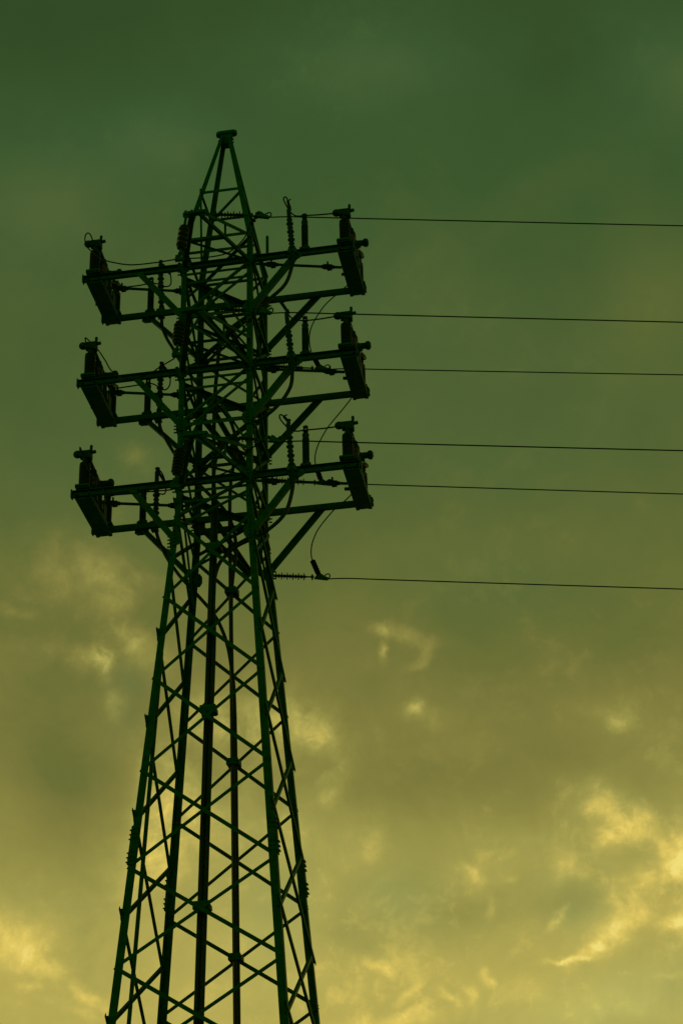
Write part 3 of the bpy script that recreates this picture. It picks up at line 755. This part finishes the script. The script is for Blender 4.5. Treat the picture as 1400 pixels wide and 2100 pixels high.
# ------------------------------------------------------------------ jumpers between the line and the switches
JUM = {
    ('L', 0): [(-3.79, -1.36, 8.74), (-3.85, -1.42, 8.93), (-3.94, -1.45, 9.0), (-4.0, -1.49, 8.82), (-3.93, -1.57, 8.44), (-3.76, -1.63, 8.17), (-3.52, -1.7, 7.89), (-3.3, -1.77, 7.67), (-3.08, -1.83, 7.5), (-2.39, -2.01, 7.15), (-1.53, -2.25, 6.93), (-0.88, -2.43, 6.81), (0.16, -2.72, 6.52), (0.78, -2.9, 6.47), (1.24, -3.08, 6.74), (1.44, -3.2, 7.05), (1.69, -3.3, 7.25)],
    ('L', 1): [(-3.82, -1.36, 4.95), (-3.85, -1.43, 5.12), (-3.75, -1.46, 5.03), (-3.4, -1.6, 4.54), (-3.12, -1.73, 4.03), (-2.86, -1.86, 3.53), (-2.34, -2.04, 3.06), (-1.65, -2.27, 3.0), (-1.33, -2.4, 3.09), (-0.89, -2.56, 3.2), (-0.78, -2.6, 3.24), (-0.05, -2.85, 3.14), (0.71, -3.1, 3.02), (1.16, -3.29, 3.19), (1.4, -3.43, 3.47), (1.75, -3.6, 3.7)],
    ('L', 2): [(-3.84, -1.36, 1.18), (-3.84, -1.41, 1.36), (-3.69, -1.49, 0.96), (-3.48, -1.6, 0.43), (-3.15, -1.72, -0.1), (-2.84, -1.82, -0.54), (-2.42, -1.92, -0.67), (-1.53, -2.14, -0.81), (-0.84, -2.31, -0.92), (-0.07, -2.51, -0.86), (0.65, -2.7, -0.83), (1.15, -2.86, -0.6), (1.45, -2.98, -0.32), (1.87, -3.1, -0.19)],
    ('R', 0): [(2.05, 4.7, 7.45), (1.96, 4.49, 7.47), (1.9, 4.16, 7.56), (1.89, 3.78, 7.68), (1.96, 3.4, 7.79), (2.12, 3.02, 7.87), (2.39, 2.57, 7.91), (2.72, 2.08, 7.91), (3.17, 1.5, 7.81), (3.61, 0.95, 7.7)],
    ('R', 1): [(2.08, 4.7, 3.21), (2.0, 4.45, 3.25), (1.97, 4.11, 3.34), (2.0, 3.78, 3.44), (2.14, 3.39, 3.54), (2.33, 3.01, 3.59), (2.64, 2.48, 3.64), (3.04, 1.88, 3.63), (3.4, 1.33, 3.61), (3.64, 0.95, 3.61)],
    ('R', 2): [(1.93, 4.7, -0.14), (1.86, 4.43, -0.08), (1.82, 4.1, 0.01), (1.83, 3.81, 0.11), (1.93, 3.44, 0.22), (2.17, 2.93, 0.33), (2.55, 2.34, 0.38), (3.01, 1.67, 0.37), (3.3, 1.3, 0.31), (3.54, 0.95, 0.29)],
}
for key, pts in JUM.items():
    pts = [Vector(p) for p in pts]
    mb = MB()
    if key[0] == 'R':
        c = CL[('f', key[1])]; pts = [c] + [p + Vector((0, 0, 0)) for p in pts[2:]]
        mb.tube(pts, .019, 8, 6)
        # helical grip on the first stretch
        p0, p1 = pts[0], pts[1]; dv = (p1 - p0)
        for j in range(5):
            a = p0 + dv * (.05 + j * .2); mb.lathe(a, a + dv.normalized() * .10, [(0, .03), (.03, .03), (.034, .088), (.056, .088), (.060, .03), (.1, .03)], 10)
        lab = f'curved jumper rising from the line clamp to the {TIERN[key[1]]} right switch platform'
    else:
        pts[-1] = CL[('n', key[1])]
        mb.tube(pts, .020, 8, 6)
        lab = f'sagging jumper from the {TIERN[key[1]]} left switch past the fat hanging insulator'
        for j in range(4):
            dv = pts[-2] - pts[-1]; a = pts[-1] + dv * (.05 + j * .22); mb.lathe(a, a + dv.normalized() * .08, [(0, .03), (.02, .07), (.05, .07), (.08, .03)], 10)
    tag(mb.build('jumper_wire', M_WIRE, None, True, origin=pts[0]), lab, 'wire', 'jumpers between line and switches')

# ------------------------------------------------------------------ drive rods from the tower body to the switches
for i, z in enumerate(T):
    for side, p, q in (('right', (1.15, -.97, z - .10), (3.62, -.29, z - .10)), ('left', (-3.40, -.68, z - .10), (-1.05, 0.0, z - .10))):
        p, q = Vector(p), Vector(q); d = (q - p).normalized(); Lg = (q - p).length
        if i == 0 and side == 'left': lab = 'operating rod with clamp fittings between the tower and the top left switch'
        else: lab = f'operating rod with clamp fittings between the tower and the {TIERN[i]} {side} switch'
        r_ = thing('operating_rod', lab, 'rod', p, 'operating rods of the switches')
        mb = MB(); mb.cyl((0, 0, 0), d * Lg, .043, 12); mb.build('rod_tube', M_STEEL, r_, True)
        for t_ in ((.46, Lg - .42) if side == 'right' else (.36, Lg - .34)):
            mb = MB(); mb.cyl(d * (t_ - .13), d * (t_ + .13), .085, 12); mb.cyl(d * t_, d * t_ + Vector((0, 0, .19)), .028, 8); mb.box(tuple(d * (t_ + .05) + Vector((0, 0, -.05))), (.14, .14, .08)); mb.cyl(d * (t_ - .19), d * (t_ - .13), .06, 10); mb.cyl(d * (t_ + .13), d * (t_ + .20), .06, 10)
            mb.build('coupling', M_BOX, r_, True)

# ------------------------------------------------------------------ power cables: from each termination into the body, then down in two bundles
CAB = {
    ('R', 0): [(2.27, -1.26, 6.97), (2.19, -1.22, 6.61), (2.05, -1.19, 6.35), (1.85, -1.15, 6.17), (1.59, -1.11, 5.98), (1.23, -1.05, 5.68), (0.65, -0.97, 5.39), (0.23, -0.9, 5.06), (0.04, -0.84, 4.53), (-0.04, -0.76, 3.9)],
    ('R', 1): [(2.31, -1.26, 3.28), (2.24, -1.22, 2.88), (2.12, -1.18, 2.59), (1.91, -1.14, 2.31), (1.59, -1.09, 2.03), (1.11, -1.02, 1.77), (0.47, -0.94, 1.48), (0.15, -0.89, 1.21), (-0.02, -0.84, 0.86), (-0.1, -0.76, 0.19)],
    ('R', 2): [(2.28, -1.26, -0.4), (2.23, -1.23, -0.69), (2.09, -1.17, -1.19), (1.87, -1.13, -1.52), (1.45, -1.07, -1.82), (1.03, -1.01, -1.98), (0.61, -0.96, -2.13), (0.29, -0.91, -2.37), (0.09, -0.88, -2.63), (-0.03, -0.83, -3.05), (-0.07, -0.76, -3.61)],
    ('L', 0): [(-2.28, 1.06, 7.64), (-2.2, 1.03, 7.02), (-2.03, 1.01, 6.52), (-1.83, 0.99, 6.12), (-1.65, 0.97, 5.72), (-1.19, 0.92, 4.92), (-0.72, 0.88, 4.21), (-0.26, 0.84, 3.61), (0.05, 0.81, 3.03), (0.2, 0.76, 2.14)],
    ('L', 1): [(-2.26, 1.06, 3.7), (-2.16, 1.04, 3.29), (-1.95, 1.02, 2.82), (-1.71, 0.99, 2.35), (-1.44, 0.96, 1.88), (-1.06, 0.93, 1.31), (-0.6, 0.89, 0.73), (-0.16, 0.85, 0.16), (0.1, 0.81, -0.45), (0.21, 0.76, -1.29)],
    ('L', 2): [(-2.27, 1.06, 0.0), (-2.14, 1.06, -0.46), (-1.94, 1.05, -0.97), (-1.73, 1.04, -1.36), (-1.43, 1.03, -1.83), (-1.02, 1.02, -2.35), (-0.49, 1.01, -3.07), (-0.23, 1.0, -3.61), (-0.04, 0.99, -4.24), (0.08, 0.97, -5.0), (0.14, 0.96, -5.61)],
}
BUN = {('R', 0): (-.075, .05), ('R', 1): (.0, .15), ('R', 2): (.075, .05), ('L', 0): (-.045, -.06), ('L', 1): (.0, -.15), ('L', 2): (.05, -.06)}
for key, pts in CAB.items():
    side = 'right' if key[0] == 'R' else 'left'; sy = -1 if key[0] == 'R' else 1
    bx, by = BUN[key]; r = .056 if key[0] == 'R' else .052
    p0 = TE[key][0]; pts = [tuple(Vector(p0) + Vector((0, 0, .05)))] + [Vector(p) for p in pts[1:]]
    zl = pts[-1][2]; out = [Vector(p) for p in pts]
    z = zl - 1.4
    while z > -H + .5:
        x0 = (.0 if sy < 0 else .05) + bx
        yy = sy * (mm(z) * B - .12) + (by if sy < 0 else by)
        out.append(Vector((x0, yy, z))); z -= 3.0
    out.append(Vector((out[-1].x, out[-1].y, -H - .2)))
    mb = MB(); mb.tube(out, r, 10, 6)
    tag(mb.build('power_cable', M_CABLE, None, True, origin=out[0]), f'thick dark cable curving from the {TIERN[key[1]]} {side} termination into the tower', 'cable', 'power cables down the tower')
